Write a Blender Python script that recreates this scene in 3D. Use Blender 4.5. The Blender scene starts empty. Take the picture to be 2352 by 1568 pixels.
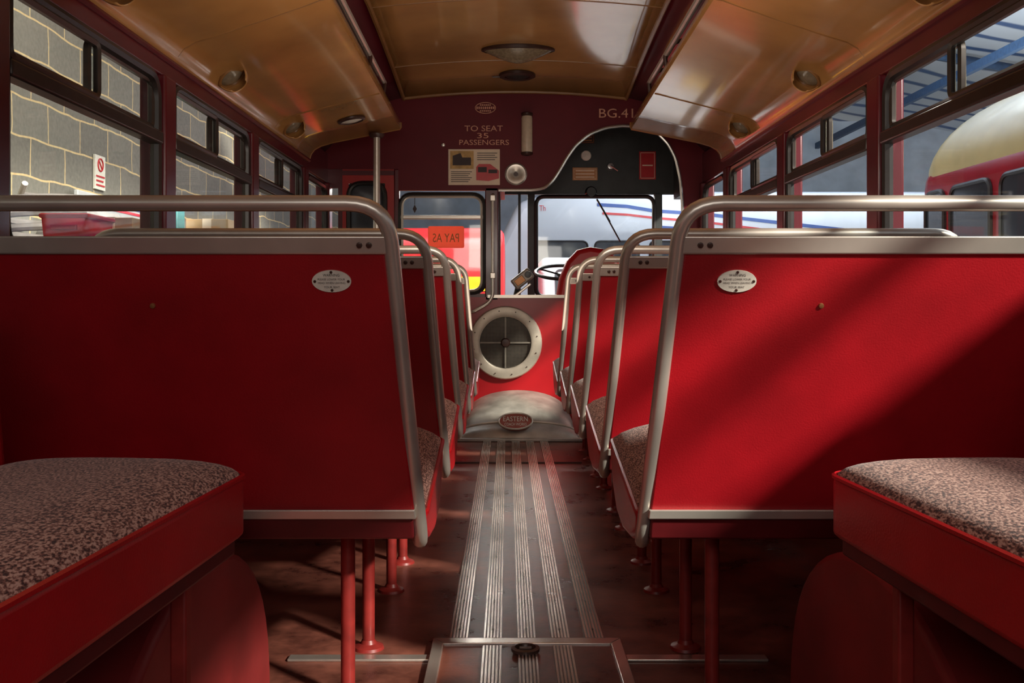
import bpy, bmesh, math, random
from mathutils import Vector, Matrix
random.seed(4)
S = bpy.context.scene; COL = S.collection
PI = math.pi
F = 2352.; VX, VY = 1166., 690.; CX, CH = -.042, .75
def at(px, py, Y):                       # survey of the photograph: where a sighted point stands at distance Y
    return Vector((CX+(px-VX)*Y/F, Y, CH-(py-VY)*Y/F))
ax = lambda px, Y: at(px, 0, Y).x
az = lambda py, Y: at(0, py, Y).z

# ------------------------------------------------------------------ materials
def nt(name):
    m = bpy.data.materials.new(name); m.use_nodes = True
    n = m.node_tree.nodes; l = m.node_tree.links
    return m, n, l, n['Principled BSDF']
def mat(name, col, rough=.5, metal=0, var=.15, scale=18, bump=0., coat=0, bscale=None, rvar=.0, spec=.5):
    m, n, l, p = nt(name)
    tc = n.new('ShaderNodeTexCoord'); no = n.new('ShaderNodeTexNoise')
    no.inputs['Scale'].default_value = scale; no.inputs['Detail'].default_value = 5
    l.new(tc.outputs['Object'], no.inputs['Vector'])
    r = n.new('ShaderNodeValToRGB')
    r.color_ramp.elements[0].position = .3; r.color_ramp.elements[1].position = .7
    r.color_ramp.elements[0].color = [c*(1-var) for c in col]+[1]
    r.color_ramp.elements[1].color = [min(1, c*(1+var)) for c in col]+[1]
    l.new(no.outputs['Fac'], r.inputs['Fac']); l.new(r.outputs['Color'], p.inputs['Base Color'])
    p.inputs['Roughness'].default_value = rough; p.inputs['Metallic'].default_value = metal
    p.inputs['Coat Weight'].default_value = coat; p.inputs['Coat Roughness'].default_value = .08
    p.inputs['Specular IOR Level'].default_value = spec
    if rvar:
        mr = n.new('ShaderNodeMapRange'); mr.inputs['To Min'].default_value = max(.05, rough-rvar); mr.inputs['To Max'].default_value = rough+rvar
        l.new(no.outputs['Fac'], mr.inputs['Value']); l.new(mr.outputs['Result'], p.inputs['Roughness'])
    if bump:
        n2 = n.new('ShaderNodeTexNoise'); n2.inputs['Scale'].default_value = bscale or scale*4
        l.new(tc.outputs['Object'], n2.inputs['Vector'])
        b = n.new('ShaderNodeBump'); b.inputs['Strength'].default_value = bump; b.inputs['Distance'].default_value = .004
        l.new(n2.outputs['Fac'], b.inputs['Height']); l.new(b.outputs['Normal'], p.inputs['Normal'])
    return m
M = {}
M['vinyl'] = mat('red_vinyl', (.335, .0042, .0095), .42, var=.16, scale=7, bump=.12, bscale=350)
M['vinyl_side'] = mat('red_vinyl_side', (.45, .006, .011), .34, var=.12, scale=9, bump=.12, bscale=300)
M['base'] = mat('dark_red_base', (.10, .005, .007), .45, var=.2)
M['arch'] = mat('wheel_arch_lino', (.26, .022, .022), .5, var=.25, scale=6, bump=.1)
M['legpaint'] = mat('red_leg_paint', (.25, .022, .018), .4, var=.25, scale=30)
M['alu'] = mat('aluminium', (.66, .60, .53), .32, metal=.65, var=.07, scale=14, rvar=.04)
M['alu_dull'] = mat('dull_cast_aluminium', (.44, .40, .35), .40, metal=.5, var=.25, scale=12, rvar=.1, bump=.1, bscale=120)
M['ring'] = mat('cream_grey_ring', (.56, .49, .40), .42, metal=.35, var=.2, scale=12)
M['tread'] = mat('tread_metal', (.66, .57, .50), .24, metal=.75, var=.25, scale=6, rvar=.08, bump=.05, bscale=60)
M['tread_base'] = mat('tread_channel', (.085, .055, .045), .35, metal=.3, var=.3, scale=20)
M['chrome'] = mat('chrome', (.72, .7, .68), .2, metal=.8, var=.08)
M['maroon'] = mat('maroon_paint', (.10, .007, .013), .30, var=.14, scale=5, coat=.2)
M['bulk'] = mat('bulkhead_maroon', (.125, .007, .013), .45, var=.12, scale=5, spec=.25)
M['redpaint'] = mat('red_paint', (.36, .006, .010), .33, var=.12, scale=4)
M['doorred'] = mat('door_red_paint', (.42, .02, .018), .4, var=.12, scale=4)
M['cream'] = mat('amber_cream_panel', (.46, .22, .07), .22, var=.28, scale=2.2, coat=.6, bump=.06, bscale=3)
M['cream_trim'] = mat('amber_trim', (.26, .115, .037), .32, var=.15)
M['rubber'] = mat('black_rubber', (.020, .016, .015), .35, var=.2)
M['slider'] = mat('dark_bronze_frame', (.05, .038, .033), .32, metal=.4, var=.2)
M['dark'] = mat('dark_cab_paint', (.03, .034, .034), .42, var=.2)
M['black'] = mat('black_plastic', (.014, .014, .014), .35, var=.2)
M['brown'] = mat('brown_steel', (.05, .02, .015), .4, var=.3)
M['plate'] = mat('white_plate', (.78, .74, .64), .4, var=.1, scale=60)
M['ink'] = mat('dark_ink', (.05, .03, .03), .6, var=.1)
M['gilt'] = mat('faded_gilt_lettering', (.70, .33, .22), .5, var=.2, scale=60)
M['redink'] = mat('dull_red_enamel', (.36, .09, .065), .5, var=.2)
M['signink'] = mat('ochre_lettering', (.40, .19, .04), .5, var=.1)
M['bronze'] = mat('bronze_screw', (.45, .2, .08), .4, metal=.5, var=.2)
M['paper'] = mat('cream_paper', (.84, .66, .50), .7, var=.08, scale=12)
M['photo'] = mat('sepia_print', (.55, .33, .12), .6, var=.3, scale=30)
M['card'] = mat('brown_cardboard', (.46, .30, .16), .8, var=.15, scale=10)
M['white'] = mat('white_coach_paint', (.60, .63, .69), .3, var=.06, scale=2, coat=.2)
M['offwhite'] = mat('reflection_board_white', (.46, .46, .46), .5, var=.2, scale=4)  # dull white of the added board that imitates a coach reflection
M['sheet'] = mat('grey_dust_sheet', (.30, .28, .27), .85, var=.3, scale=7, bump=.4, bscale=12)
M['blue'] = mat('blue_stripe', (.02, .07, .28), .35, var=.1)
M['stripe_red'] = mat('red_stripe', (.55, .02, .03), .35, var=.1)
M['busred'] = mat('bus_red', (.38, .015, .025), .22, var=.12, scale=3, coat=.4)
M['buscream'] = mat('bus_cream', (.64, .52, .24), .28, var=.12, scale=3, coat=.3)
M['glassdark'] = mat('dark_window_glass', (.05, .055, .065), .08, var=.2, scale=3)
M['tyre'] = mat('tyre_rubber', (.015, .015, .015), .8, var=.2)
M['ground'] = mat('garage_concrete', (.20, .19, .17), .7, var=.25, scale=2, bump=.15)
M['wallsheet'] = mat('pale_wall_sheet', (.60, .67, .78), .5, var=.2, scale=2)
M['beam'] = mat('blue_grey_steel', (.035, .075, .15), .5, var=.2)
M['redplastic'] = mat('red_plastic', (.52, .02, .025), .35, var=.1)
M['teal'] = mat('teal_plastic', (.02, .28, .28), .4, var=.1)
M['yellow'] = mat('yellow_paint', (.80, .50, .02), .4, var=.1)
M['shelf'] = mat('grey_timber', (.18, .14, .11), .7, var=.3, scale=8)
M['frost'] = mat('frosted_glass', (.62, .48, .36), .35, var=.1, scale=40)
M['lens'] = mat('lamp_lens', (.20, .15, .10), .15, var=.2, scale=60)
M['bowl'] = mat('smoky_lamp_glass', (.20, .145, .09), .2, var=.3, scale=90)
M['grey'] = mat('grey_enamel', (.28, .24, .20), .4, metal=.3, var=.2)
M['hose'] = mat('grey_hose', (.17, .15, .14), .6, var=.2)
M['meshback'] = mat('heater_core', (.03, .026, .022), .6, var=.4, scale=60)
M['wire'] = mat('wire_mesh', (.16, .13, .10), .4, metal=.4, var=.2)
M['spoke'] = mat('grille_spoke', (.24, .21, .17), .45, metal=.3, var=.2)

def floor_mat():
    m, n, l, p = nt('worn_red_lino')
    tc = n.new('ShaderNodeTexCoord'); a = n.new('ShaderNodeTexNoise'); a.inputs['Scale'].default_value = 4.5; a.inputs['Detail'].default_value = 9
    a.inputs['Roughness'].default_value = .7
    l.new(tc.outputs['Object'], a.inputs['Vector'])
    r = n.new('ShaderNodeValToRGB'); e = r.color_ramp.elements
    e[0].position = .36; e[0].color = (.050, .016, .012, 1); e[1].position = .68; e[1].color = (.30, .10, .066, 1)
    l.new(a.outputs['Fac'], r.inputs['Fac']); l.new(r.outputs['Color'], p.inputs['Base Color'])
    mr = n.new('ShaderNodeMapRange'); mr.inputs['To Min'].default_value = .12; mr.inputs['To Max'].default_value = .5
    l.new(a.outputs['Fac'], mr.inputs['Value']); l.new(mr.outputs['Result'], p.inputs['Roughness'])
    p.inputs['Specular IOR Level'].default_value = .38
    b = n.new('ShaderNodeBump'); b.inputs['Strength'].default_value = .4; b.inputs['Distance'].default_value = .006
    l.new(a.outputs['Fac'], b.inputs['Height']); l.new(b.outputs['Normal'], p.inputs['Normal'])
    return m
M['floor'] = floor_mat()
def moquette():
    m, n, l, p = nt('patterned_moquette')
    tc = n.new('ShaderNodeTexCoord'); mp = n.new('ShaderNodeMapping'); mp.inputs['Scale'].default_value = (1, .45, .8)
    l.new(tc.outputs['Object'], mp.inputs['Vector'])
    v = n.new('ShaderNodeTexNoise'); v.inputs['Scale'].default_value = 380; v.inputs['Detail'].default_value = 2; v.inputs['Roughness'].default_value = .5
    l.new(mp.outputs['Vector'], v.inputs['Vector'])
    r = n.new('ShaderNodeValToRGB'); e = r.color_ramp.elements
    e[0].position = .36; e[0].color = (.045, .010, .009, 1); e[1].position = .60; e[1].color = (.58, .35, .28, 1)
    md = e.new(.48); md.color = (.25, .10, .075, 1)
    v2 = n.new('ShaderNodeTexNoise'); v2.inputs['Scale'].default_value = 60; v2.inputs['Distortion'].default_value = 1.5
    l.new(mp.outputs['Vector'], v2.inputs['Vector'])
    ad = n.new('ShaderNodeMath'); ad.operation = 'MULTIPLY_ADD'; ad.inputs[1].default_value = .16; ad.inputs[2].default_value = -.08
    l.new(v2.outputs['Fac'], ad.inputs[0])
    sm = n.new('ShaderNodeMath'); sm.operation = 'ADD'; l.new(v.outputs['Fac'], sm.inputs[0]); l.new(ad.outputs[0], sm.inputs[1])
    l.new(sm.outputs[0], r.inputs['Fac'])
    l.new(r.outputs['Color'], p.inputs['Base Color']); p.inputs['Roughness'].default_value = .9
    p.inputs['Sheen Weight'].default_value = .15; p.inputs['Specular IOR Level'].default_value = .2
    b = n.new('ShaderNodeBump'); b.inputs['Strength'].default_value = .3; b.inputs['Distance'].default_value = .0015
    l.new(v.outputs['Fac'], b.inputs['Height']); l.new(b.outputs['Normal'], p.inputs['Normal'])
    return m
M['moq'] = moquette()
def blocks():
    m, n, l, p = nt('grey_block_wall')
    tc = n.new('ShaderNodeTexCoord'); sp = n.new('ShaderNodeSeparateXYZ'); cb = n.new('ShaderNodeCombineXYZ')
    l.new(tc.outputs['Object'], sp.inputs[0]); l.new(sp.outputs['Y'], cb.inputs['X']); l.new(sp.outputs['Z'], cb.inputs['Y'])
    no = n.new('ShaderNodeTexNoise'); no.inputs['Scale'].default_value = 2.6
    l.new(cb.outputs[0], no.inputs['Vector'])
    mx = n.new('ShaderNodeMixRGB'); mx.blend_type = 'ADD'; mx.inputs['Fac'].default_value = .06
    l.new(cb.outputs[0], mx.inputs[1]); l.new(no.outputs['Color'], mx.inputs[2])
    br = n.new('ShaderNodeTexBrick'); br.inputs['Scale'].default_value = 1
    br.inputs['Brick Width'].default_value = .40; br.inputs['Row Height'].default_value = .20; br.inputs['Mortar Size'].default_value = .006
    br.inputs['Mortar Smooth'].default_value = .3
    br.inputs['Color1'].default_value = (.17, .155, .13, 1); br.inputs['Color2'].default_value = (.22, .205, .17, 1)
    br.inputs['Mortar'].default_value = (.66, .49, .25, 1)
    l.new(mx.outputs['Color'], br.inputs['Vector'])
    n2 = n.new('ShaderNodeTexNoise'); n2.inputs['Scale'].default_value = 45; n2.inputs['Detail'].default_value = 6
    l.new(tc.outputs['Object'], n2.inputs['Vector'])
    m2 = n.new('ShaderNodeMixRGB'); m2.blend_type = 'OVERLAY'; m2.inputs['Fac'].default_value = .35
    l.new(br.outputs['Color'], m2.inputs[1]); l.new(n2.outputs['Fac'], m2.inputs[2])
    l.new(m2.outputs['Color'], p.inputs['Base Color']); p.inputs['Roughness'].default_value = .85
    return m
M['blocks'] = blocks()
def reflection_roof():  # wavy blue bands imitate window reflections, painted into the roof colour
    m, n, l, p = nt('pale_roof_sheet_painted_reflections')
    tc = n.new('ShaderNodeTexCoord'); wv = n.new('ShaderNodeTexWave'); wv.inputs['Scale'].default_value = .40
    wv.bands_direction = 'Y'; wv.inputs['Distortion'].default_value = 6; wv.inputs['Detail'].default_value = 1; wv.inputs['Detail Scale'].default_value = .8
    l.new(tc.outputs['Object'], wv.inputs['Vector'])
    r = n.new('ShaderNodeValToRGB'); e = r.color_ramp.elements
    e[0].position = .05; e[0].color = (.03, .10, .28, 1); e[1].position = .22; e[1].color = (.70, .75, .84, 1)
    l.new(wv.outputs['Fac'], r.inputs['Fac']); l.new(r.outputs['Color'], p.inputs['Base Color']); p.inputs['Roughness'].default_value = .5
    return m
M['roofsheet'] = reflection_roof()
def glass(name, tint=(.93, .96, .96), refl=.05):
    m, n, l, p = nt(name); n.remove(p)
    t = n.new('ShaderNodeBsdfTransparent'); t.inputs['Color'].default_value = (*tint, 1)
    g = n.new('ShaderNodeBsdfGlossy'); g.inputs['Roughness'].default_value = .03
    tc = n.new('ShaderNodeTexCoord'); no = n.new('ShaderNodeTexNoise'); no.inputs['Scale'].default_value = 3
    l.new(tc.outputs['Object'], no.inputs['Vector'])
    b = n.new('ShaderNodeBump'); b.inputs['Strength'].default_value = .05; b.inputs['Distance'].default_value = .01
    l.new(no.outputs['Fac'], b.inputs['Height']); l.new(b.outputs['Normal'], g.inputs['Normal'])
    mx = n.new('ShaderNodeMixShader'); mx.inputs['Fac'].default_value = refl
    l.new(t.outputs[0], mx.inputs[1]); l.new(g.outputs[0], mx.inputs[2])
    l.new(mx.outputs[0], n['Material Output'].inputs['Surface'])
    return m
M['glass'] = glass('window_glass')
def translucent(name, col):
    m, n, l, p = nt(name)
    tc = n.new('ShaderNodeTexCoord'); no = n.new('ShaderNodeTexNoise'); no.inputs['Scale'].default_value = 20
    l.new(tc.outputs['Object'], no.inputs['Vector'])
    r = n.new('ShaderNodeValToRGB'); r.color_ramp.elements[0].color = [c*.9 for c in col]+[1]; r.color_ramp.elements[1].color = [*col, 1]
    l.new(no.outputs['Fac'], r.inputs['Fac']); l.new(r.outputs['Color'], p.inputs['Base Color'])
    t = n.new('ShaderNodeBsdfTranslucent'); l.new(r.outputs['Color'], t.inputs['Color'])
    m1 = n.new('ShaderNodeMixShader'); m1.inputs['Fac'].default_value = .7
    l.new(p.outputs[0], m1.inputs[1]); l.new(t.outputs[0], m1.inputs[2])
    l.new(m1.outputs[0], n['Material Output'].inputs['Surface']); return m
M['orange'] = translucent('orange_film', (1, .30, .20))

# ------------------------------------------------------------------ mesh helpers
def nb(): return bmesh.new()
def box(bm, x0, x1, y0, y1, z0, z1):
    v = [bm.verts.new(p) for p in ((x0,y0,z0),(x1,y0,z0),(x1,y1,z0),(x0,y1,z0),(x0,y0,z1),(x1,y0,z1),(x1,y1,z1),(x0,y1,z1))]
    for f in ((3,2,1,0),(4,5,6,7),(0,1,5,4),(1,2,6,5),(2,3,7,6),(3,0,4,7)): bm.faces.new([v[i] for i in f])
    return bm
def fillet(pts, rad, n=6, closed=False):
    P = [Vector(p) for p in pts]; out = []
    for i, p in enumerate(P):
        if not closed and i in (0, len(P)-1): out.append(p); continue
        a, b = P[i-1], P[(i+1) % len(P)]
        da, db = (a-p), (b-p); r = min(rad, da.length*.49, db.length*.49)
        A = p+da.normalized()*r; B = p+db.normalized()*r
        for k in range(n+1):
            t = k/n; out.append(A*(1-t)**2+p*2*t*(1-t)+B*t*t)
    return out
def tube(bm, pts, r, n=10, closed=False):
    P = [Vector(p) for p in pts]; m = len(P); rings = []
    T = []
    for i in range(m):
        if closed: t = P[(i+1) % m]-P[i-1]
        else: t = P[min(i+1, m-1)]-P[max(i-1, 0)]
        T.append(t.normalized())
    u = T[0].orthogonal().normalized()
    if closed:
        c = (P[1]-P[0]).cross(P[m//2]-P[0])
        if c.length > 1e-9: u = c.normalized()
    for i in range(m):
        u = (u-T[i]*u.dot(T[i])).normalized(); w = T[i].cross(u)
        rings.append([bm.verts.new(P[i]+(u*math.cos(2*PI*k/n)+w*math.sin(2*PI*k/n))*r) for k in range(n)])
    for i in range(m if closed else m-1):
        a, b = rings[i], rings[(i+1) % m]
        for k in range(n): bm.faces.new((a[k], a[(k+1) % n], b[(k+1) % n], b[k]))
    if not closed:
        bm.faces.new(rings[0][::-1]); bm.faces.new(rings[-1])
    return bm
def lathe(bm, prof, n=24, mx=None):
    mx = mx or Matrix(); rings = []
    for r, h in prof:
        if r < 1e-6: rings.append([bm.verts.new(mx @ Vector((0, 0, h)))])
        else: rings.append([bm.verts.new(mx @ Vector((r*math.cos(2*PI*k/n), r*math.sin(2*PI*k/n), h))) for k in range(n)])
    for a, b in zip(rings, rings[1:]):
        for k in range(n):
            q = [a[k % len(a)], a[(k+1) % n % len(a)], b[(k+1) % n % len(b)], b[k % len(b)]]
            q = list(dict.fromkeys(q))
            if len(q) > 2: bm.faces.new(q)
    return bm
def prism(bm, poly, fa, fb):
    a = [bm.verts.new(fa(*p)) for p in poly]; b = [bm.verts.new(fb(*p)) for p in poly]; n = len(poly)
    bm.faces.new(a); bm.faces.new(b[::-1])
    for i in range(n): bm.faces.new((a[i], b[i], b[(i+1) % n], a[(i+1) % n]))
    return bm
def loft(bm, rows):
    V = [[bm.verts.new(p) for p in r] for r in rows]
    for a, b in zip(V, V[1:]):
        for k in range(len(a)-1): bm.faces.new((a[k], a[k+1], b[k+1], b[k]))
    return bm
def wpos(o):
    v = Vector((0, 0, 0))
    while o: v += o.location; o = o.parent
    return v
def obj(name, bm, m, parent=None, bev=0, seg=3, local=False, mx=None, sharp=40, solid=0, rec=True):
    if mx is not None: bm.transform(mx)
    if parent and not local: bmesh.ops.translate(bm, verts=bm.verts, vec=-wpos(parent))
    if rec: bmesh.ops.recalc_face_normals(bm, faces=bm.faces)
    me = bpy.data.meshes.new(name); bm.to_mesh(me); bm.free()
    me.materials.append(m)
    for p in me.polygons: p.use_smooth = True
    me.set_sharp_from_angle(angle=math.radians(sharp))
    o = bpy.data.objects.new(name, me); COL.objects.link(o); o.parent = parent
    if solid:
        s = o.modifiers.new('Solid', 'SOLIDIFY'); s.thickness = solid; s.offset = 0
    if bev:
        b = o.modifiers.new('Bevel', 'BEVEL'); b.width = bev; b.segments = seg; b.limit_method = 'ANGLE'; b.angle_limit = math.radians(35)
    return o
def tag(o, label, cat, group=None):
    o['label'] = label; o['category'] = cat
    if group: o['group'] = group
    return o
def thing(name, label, cat, loc=(0,0,0), group=None, rz=0):
    o = bpy.data.objects.new(name, None); COL.objects.link(o); o.location = loc; o.rotation_euler = (0, 0, rz)
    o.empty_display_size = .1
    return tag(o, label, cat, group)
def sroot(name, loc=(0,0,0)):
    o = bpy.data.objects.new(name, None); COL.objects.link(o); o.location = loc; o['kind'] = 'structure'; return o
def struct(name, bm, m, **k):
    o = obj(name, bm, m, **k); o['kind'] = 'structure'; return o
def dup(o, parent=None):
    c = o.copy(); COL.objects.link(c); c.parent = parent
    for ch in list(o.children):
        if not ch.name.startswith(('warning_plate', 'stud')): dup(ch, c)   # only the nearest pair shows a plate
    return c
def text_into(bm, s, cx, cy, w, h, mirror=False):
    cu = bpy.data.curves.new('t', 'FONT'); cu.body = s; cu.resolution_u = 3
    ob = bpy.data.objects.new('t', cu); COL.objects.link(ob); bpy.context.view_layer.update()
    me = bpy.data.meshes.new_from_object(ob.evaluated_get(bpy.context.evaluated_depsgraph_get()))
    xs = [v.co.x for v in me.vertices]; ys = [v.co.y for v in me.vertices]
    x0, x1, y0, y1 = min(xs), max(xs), min(ys), max(ys)
    for v in me.vertices:
        u = (v.co.x-(x0+x1)/2)/(x1-x0)*w
        v.co = (cx+(-u if mirror else u), cy+(v.co.y-(y0+y1)/2)/(y1-y0)*h, 0)
    bm.from_mesh(me); bpy.data.objects.remove(ob); bpy.data.meshes.remove(me); bpy.data.curves.remove(cu)
    return bm
def facing(x, y, z): return Matrix.Translation((x, y, z)) @ Matrix.Rotation(PI/2, 4, 'X')   # lies in a wall seen from the rear
def rrect(x0, x1, z0, z1, r, n=6):
    return [(p.x, p.y) for p in fillet([(x0,z0,0),(x1,z0,0),(x1,z1,0),(x0,z1,0)], r, n, True)]
def ell(rx, rz, n=32, cx=0, cz=0): return [(cx+rx*math.cos(2*PI*k/n), cz+rz*math.sin(2*PI*k/n)) for k in range(n)]

# ------------------------------------------------------------------ bus shell
YB = 5.9                                  # bulkhead
WX = 1.08
REAR = -.6
PILL = [-.55, 2.05, 3.10, 4.15, 5.20, 5.9]
SILL, BAR, HEAD = .84, 1.235, 1.425
RSILL = .97                               # unseen rear bay: pillar omitted and sill raised to shape the sun patch
struct('floor', box(nb(), -1.14, 1.14, REAR, 7.0, -.08, 0), M['floor'])
for side, s in (('left', -1), ('right', 1)):
    bm = nb(); a, b = sorted((s*WX, s*1.14))
    box(bm, a, b, REAR, 2.0, 0, RSILL); box(bm, a, b, 2.0, 5.95, 0, SILL)
    c, d = sorted((s*1.055, s*1.14)); box(bm, c, d, 2.0, 5.95, SILL-.02, SILL)
    box(bm, a, b, REAR, 5.95, HEAD, 1.60)
    for y in PILL: box(bm, *sorted((s*1.06, s*1.14)), y-.05, y+.05, SILL, HEAD)
    struct('wall_'+side, bm, M['maroon'], bev=.008)
bm = nb(); box(bm, -1.14, 1.14, REAR-.05, REAR, 0, .95); box(bm, -1.14, 1.14, REAR-.05, REAR, 1.5, 2.1)
for s in (-1, 1): box(bm, *sorted((s*.85, s*1.14)), REAR-.05, REAR, .95, 1.5)
struct('wall_rear', bm, M['maroon'])
def ceil_z(y):
    return 2.03 if y < 4.4 else 2.03-(2.03-1.917)*((y-4.4)/1.5)**1.3
ys = [REAR, 1, 2, 3, 4, 4.4, 4.8, 5.2, 5.55, 5.9]
xs = [(-.64+1.28*i/12) for i in range(13)]
zc = lambda x, y: ceil_z(y)+.038*(1-(x/.64)**2)
ceiling = struct('ceiling', loft(nb(), [[(x, y, zc(x, y)) for x in xs] for y in ys]), M['cream'], solid=.012, sharp=60)
for y in (5.33, 4.45, 3.4):
    obj('seam_bead', tube(nb(), [(x, y, zc(x, y)-.006) for x in xs], .004, 6), M['cream_trim'], ceiling)
obj('front_bead', tube(nb(), [(x, 5.875, zc(x, 5.88)-.008) for x in xs], .012, 8), M['cream_trim'], ceiling)
for s in (-1, 1):
    obj('edge_bead', tube(nb(), [(s*.64, y, ceil_z(y)-.006) for y in ys], .012, 6), M['cream_trim'], ceiling)
for i, s in enumerate((-1, 1)):
    rows = []
    for y in ys:
        z = ceil_z(y); rows.append([(s*.635, y, z+.01), (s*.80, y, z-.03), (s*.95, y, z-.13), (s*1.06, y, z-.27), (s*1.12, y, 1.59)])
    struct('trim_%d' % (i+1), loft(nb(), rows), M['maroon'], solid=.012, sharp=60)

# windows
wn = 0
def window(s, y0, y1, z0=SILL, z1=HEAD, slider=True, bar=True):
    global wn; wn += 1
    x = s*1.085
    r = sroot('window_%d' % wn, (x, (y0+y1)/2, z0))
    def path(xx, a, b, c, d, rad): return [(xx, p[0], p[1]) for p in rrect(a, b, c, d, rad)]
    obj('window_gasket', tube(nb(), path(x, y0+.012, y1-.012, z0+.012, z1-.012, .075), .017, 8, True), M['rubber'], r)
    zt = BAR-.02 if bar else z1-.015
    g = rrect(y0+.012, y1-.012, z0+.012, zt, .05)
    obj('pane', prism(nb(), g, lambda a, b: Vector((s*1.100, a, b)), lambda a, b: Vector((s*1.103, a, b))), M['glass'], r)
    if bar:
        obj('transom_bar', box(nb(), *sorted((s*1.062, s*1.105)), y0+.01, y1-.01, BAR-.022, BAR+.016), M['slider'], r, bev=.006)
    if slider:
        ym = (y0+y1)/2
        for k, (a, b, dx) in enumerate(((y0+.02, ym+.022, 0), (ym-.022, y1-.02, .014))):
            xx = s*(1.080+dx)
            P4 = [(xx, a+.008, BAR+.026), (xx, b-.008, BAR+.026), (xx, b-.008, z1-.026), (xx, a+.008, z1-.026)]
            f = obj('sliding_frame', tube(nb(), fillet(P4, .022, 4, True), .011, 6, True), M['slider'], r)
            obj('sliding_pane', prism(nb(), rrect(a+.01, b-.01, BAR+.03, z1-.03, .02), lambda p, q: Vector((xx, p, q)), lambda p, q: Vector((xx+s*.003, p, q))), M['glass'], f)
    return r
for s in (-1, 1):
    window(s, PILL[0]+.05, PILL[1]-.05, RSILL, HEAD, False, True)
    for a, b in zip(PILL[1:-2], PILL[2:-1]): window(s, a+.05, b-.05)
    window(s, 5.25, 5.85, SILL, 1.41, False, False)

# ------------------------------------------------------------------ bulkhead
K = YB/F
bx = lambda px: ax(px, YB)
bz = lambda py: az(py, YB)
curve = [(1228,437),(1252,432),(1270,415),(1286,390),(1302,362),(1322,334),(1352,309),(1390,294),(1430,289),(1472,292),(1508,304),(1534,330),(1552,365),(1562,410),(1567,470)]
poly = [(744,150),(744,388),(915,388),(915,437),(1145,437)]+curve+[(1570,682),(1624,682),(1624,150)]
poly = [(bx(a), bz(b)) for a, b in poly]
wf = struct('wall_front', prism(nb(), poly, lambda a, b: Vector((a, YB, b)), lambda a, b: Vector((a, YB+.03, b))), M['bulk'])
obj('lower_panel', box(nb(), -1.08, 1.08, YB, YB+.03, 0, bz(682)), M['redpaint'], wf)
obj('opening_trim', tube(nb(), fillet([(bx(a), YB-.006, bz(b)) for a, b in [(1145,437)]+curve+[(1570,682)]], .03, 3), .009, 8), M['chrome'], wf)
obj('ledge_trim', box(nb(), bx(1120), bx(1570), YB-.02, YB+.05, bz(684), bz(677)), M['alu'], wf)
bm = nb(); text_into(bm, 'TO SEAT', bx(1111), bz(295), 88*K, 13*K); text_into(bm, '35', bx(1109), bz(311.5), 26*K, 12*K)
text_into(bm, 'PASSENGERS', bx(1112), bz(327), 114*K, 12*K)
obj('lettering', bm, M['gilt'], wf, mx=facing(0, YB-.003, 0), rec=False)
bm = nb(); text_into(bm, 'BG.41', bx(1415), bz(260), 78*K, 21*K); obj('lettering', bm, M['gilt'], wf, mx=facing(0, YB-.003, 0), rec=False)
# oval emblem
e = thing('oval_emblem', 'small outlined oval maker emblem high on the maroon bulkhead', 'emblem', (bx(1115), YB-.002, bz(248)))
obj('rim', tube(nb(), [(bx(1115)+a, YB-.004, bz(248)+b) for a, b in ell(.058, .031, 40)], .0025, 6, True), M['gilt'], e)
bm = nb()
prism(bm, [(bx(1115)+a, bz(248)+b) for a, b in ((-.064,-.010),(.064,-.010),(.064,.010),(-.064,.010))], lambda a, b: Vector((a, YB-.005, b)), lambda a, b: Vector((a, YB-.001, b)))
obj('band', bm, M['bulk'], e)
bm = nb()
for k in range(9): box(bm, bx(1115)-.052+k*.012, bx(1115)-.044+k*.012, YB-.007, YB-.004, bz(248)-.007, bz(248)+.007)
for k in range(6): box(bm, bx(1115)-.032+k*.011, bx(1115)-.024+k*.011, YB-.004, YB-.001, bz(248)+.013, bz(248)+.021)
for k in range(6): box(bm, bx(1115)-.032+k*.011, bx(1115)-.024+k*.011, YB-.004, YB-.001, bz(248)-.021, bz(248)-.013)
obj('lettering', bm, M['gilt'], e)
# poster
p = thing('poster', 'cream poster with two pictures of old buses on the maroon bulkhead', 'poster', (bx(1089), YB-.004, bz(425)))
obj('sheet', box(nb(), bx(1030), bx(1148), YB-.006, YB-.001, bz(425), bz(343)), M['paper'], p)
ph_ = obj('photograph', box(nb(), bx(1034), bx(1088), YB-.008, YB-.005, bz(388), bz(347)), M['photo'], p)
bm = nb(); prism(bm, [(bx(a), bz(b)) for a, b in ((1040,380),(1040,358),(1058,352),(1062,362),(1082,362),(1082,380))], lambda a, b: Vector((a, YB-.0095, b)), lambda a, b: Vector((a, YB-.007, b)))
obj('pictured_lorry', bm, M['ink'], ph_)
bus = obj('pictured_bus', prism(nb(), [(bx(a), bz(b)) for a, b in ((1094,414),(1094,384),(1100,377),(1126,377),(1146,392),(1146,410),(1122,416))], lambda a, b: Vector((a, YB-.009, b)), lambda a, b: Vector((a, YB-.005, b))), M['redplastic'], p)
for a in ((1098,1118,396,384), (1122,1142,398,390)): obj('pictured_window', box(nb(), bx(a[0]), bx(a[1]), YB-.011, YB-.008, bz(a[2]), bz(a[3])), M['ink'], bus)
for k in range(6): obj('caption_line', box(nb(), bx(1036), bx(1084-4*(k % 3)), YB-.0075, YB-.0055, bz(395.5+4.5*k), bz(394+4.5*k)), M['brown'], p)
for k in range(4): obj('caption_line', box(nb(), bx(1096), bx(1142-5*(k % 2)), YB-.0075, YB-.0055, bz(352.5+5*k), bz(351+5*k)), M['brown'], p)
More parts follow.
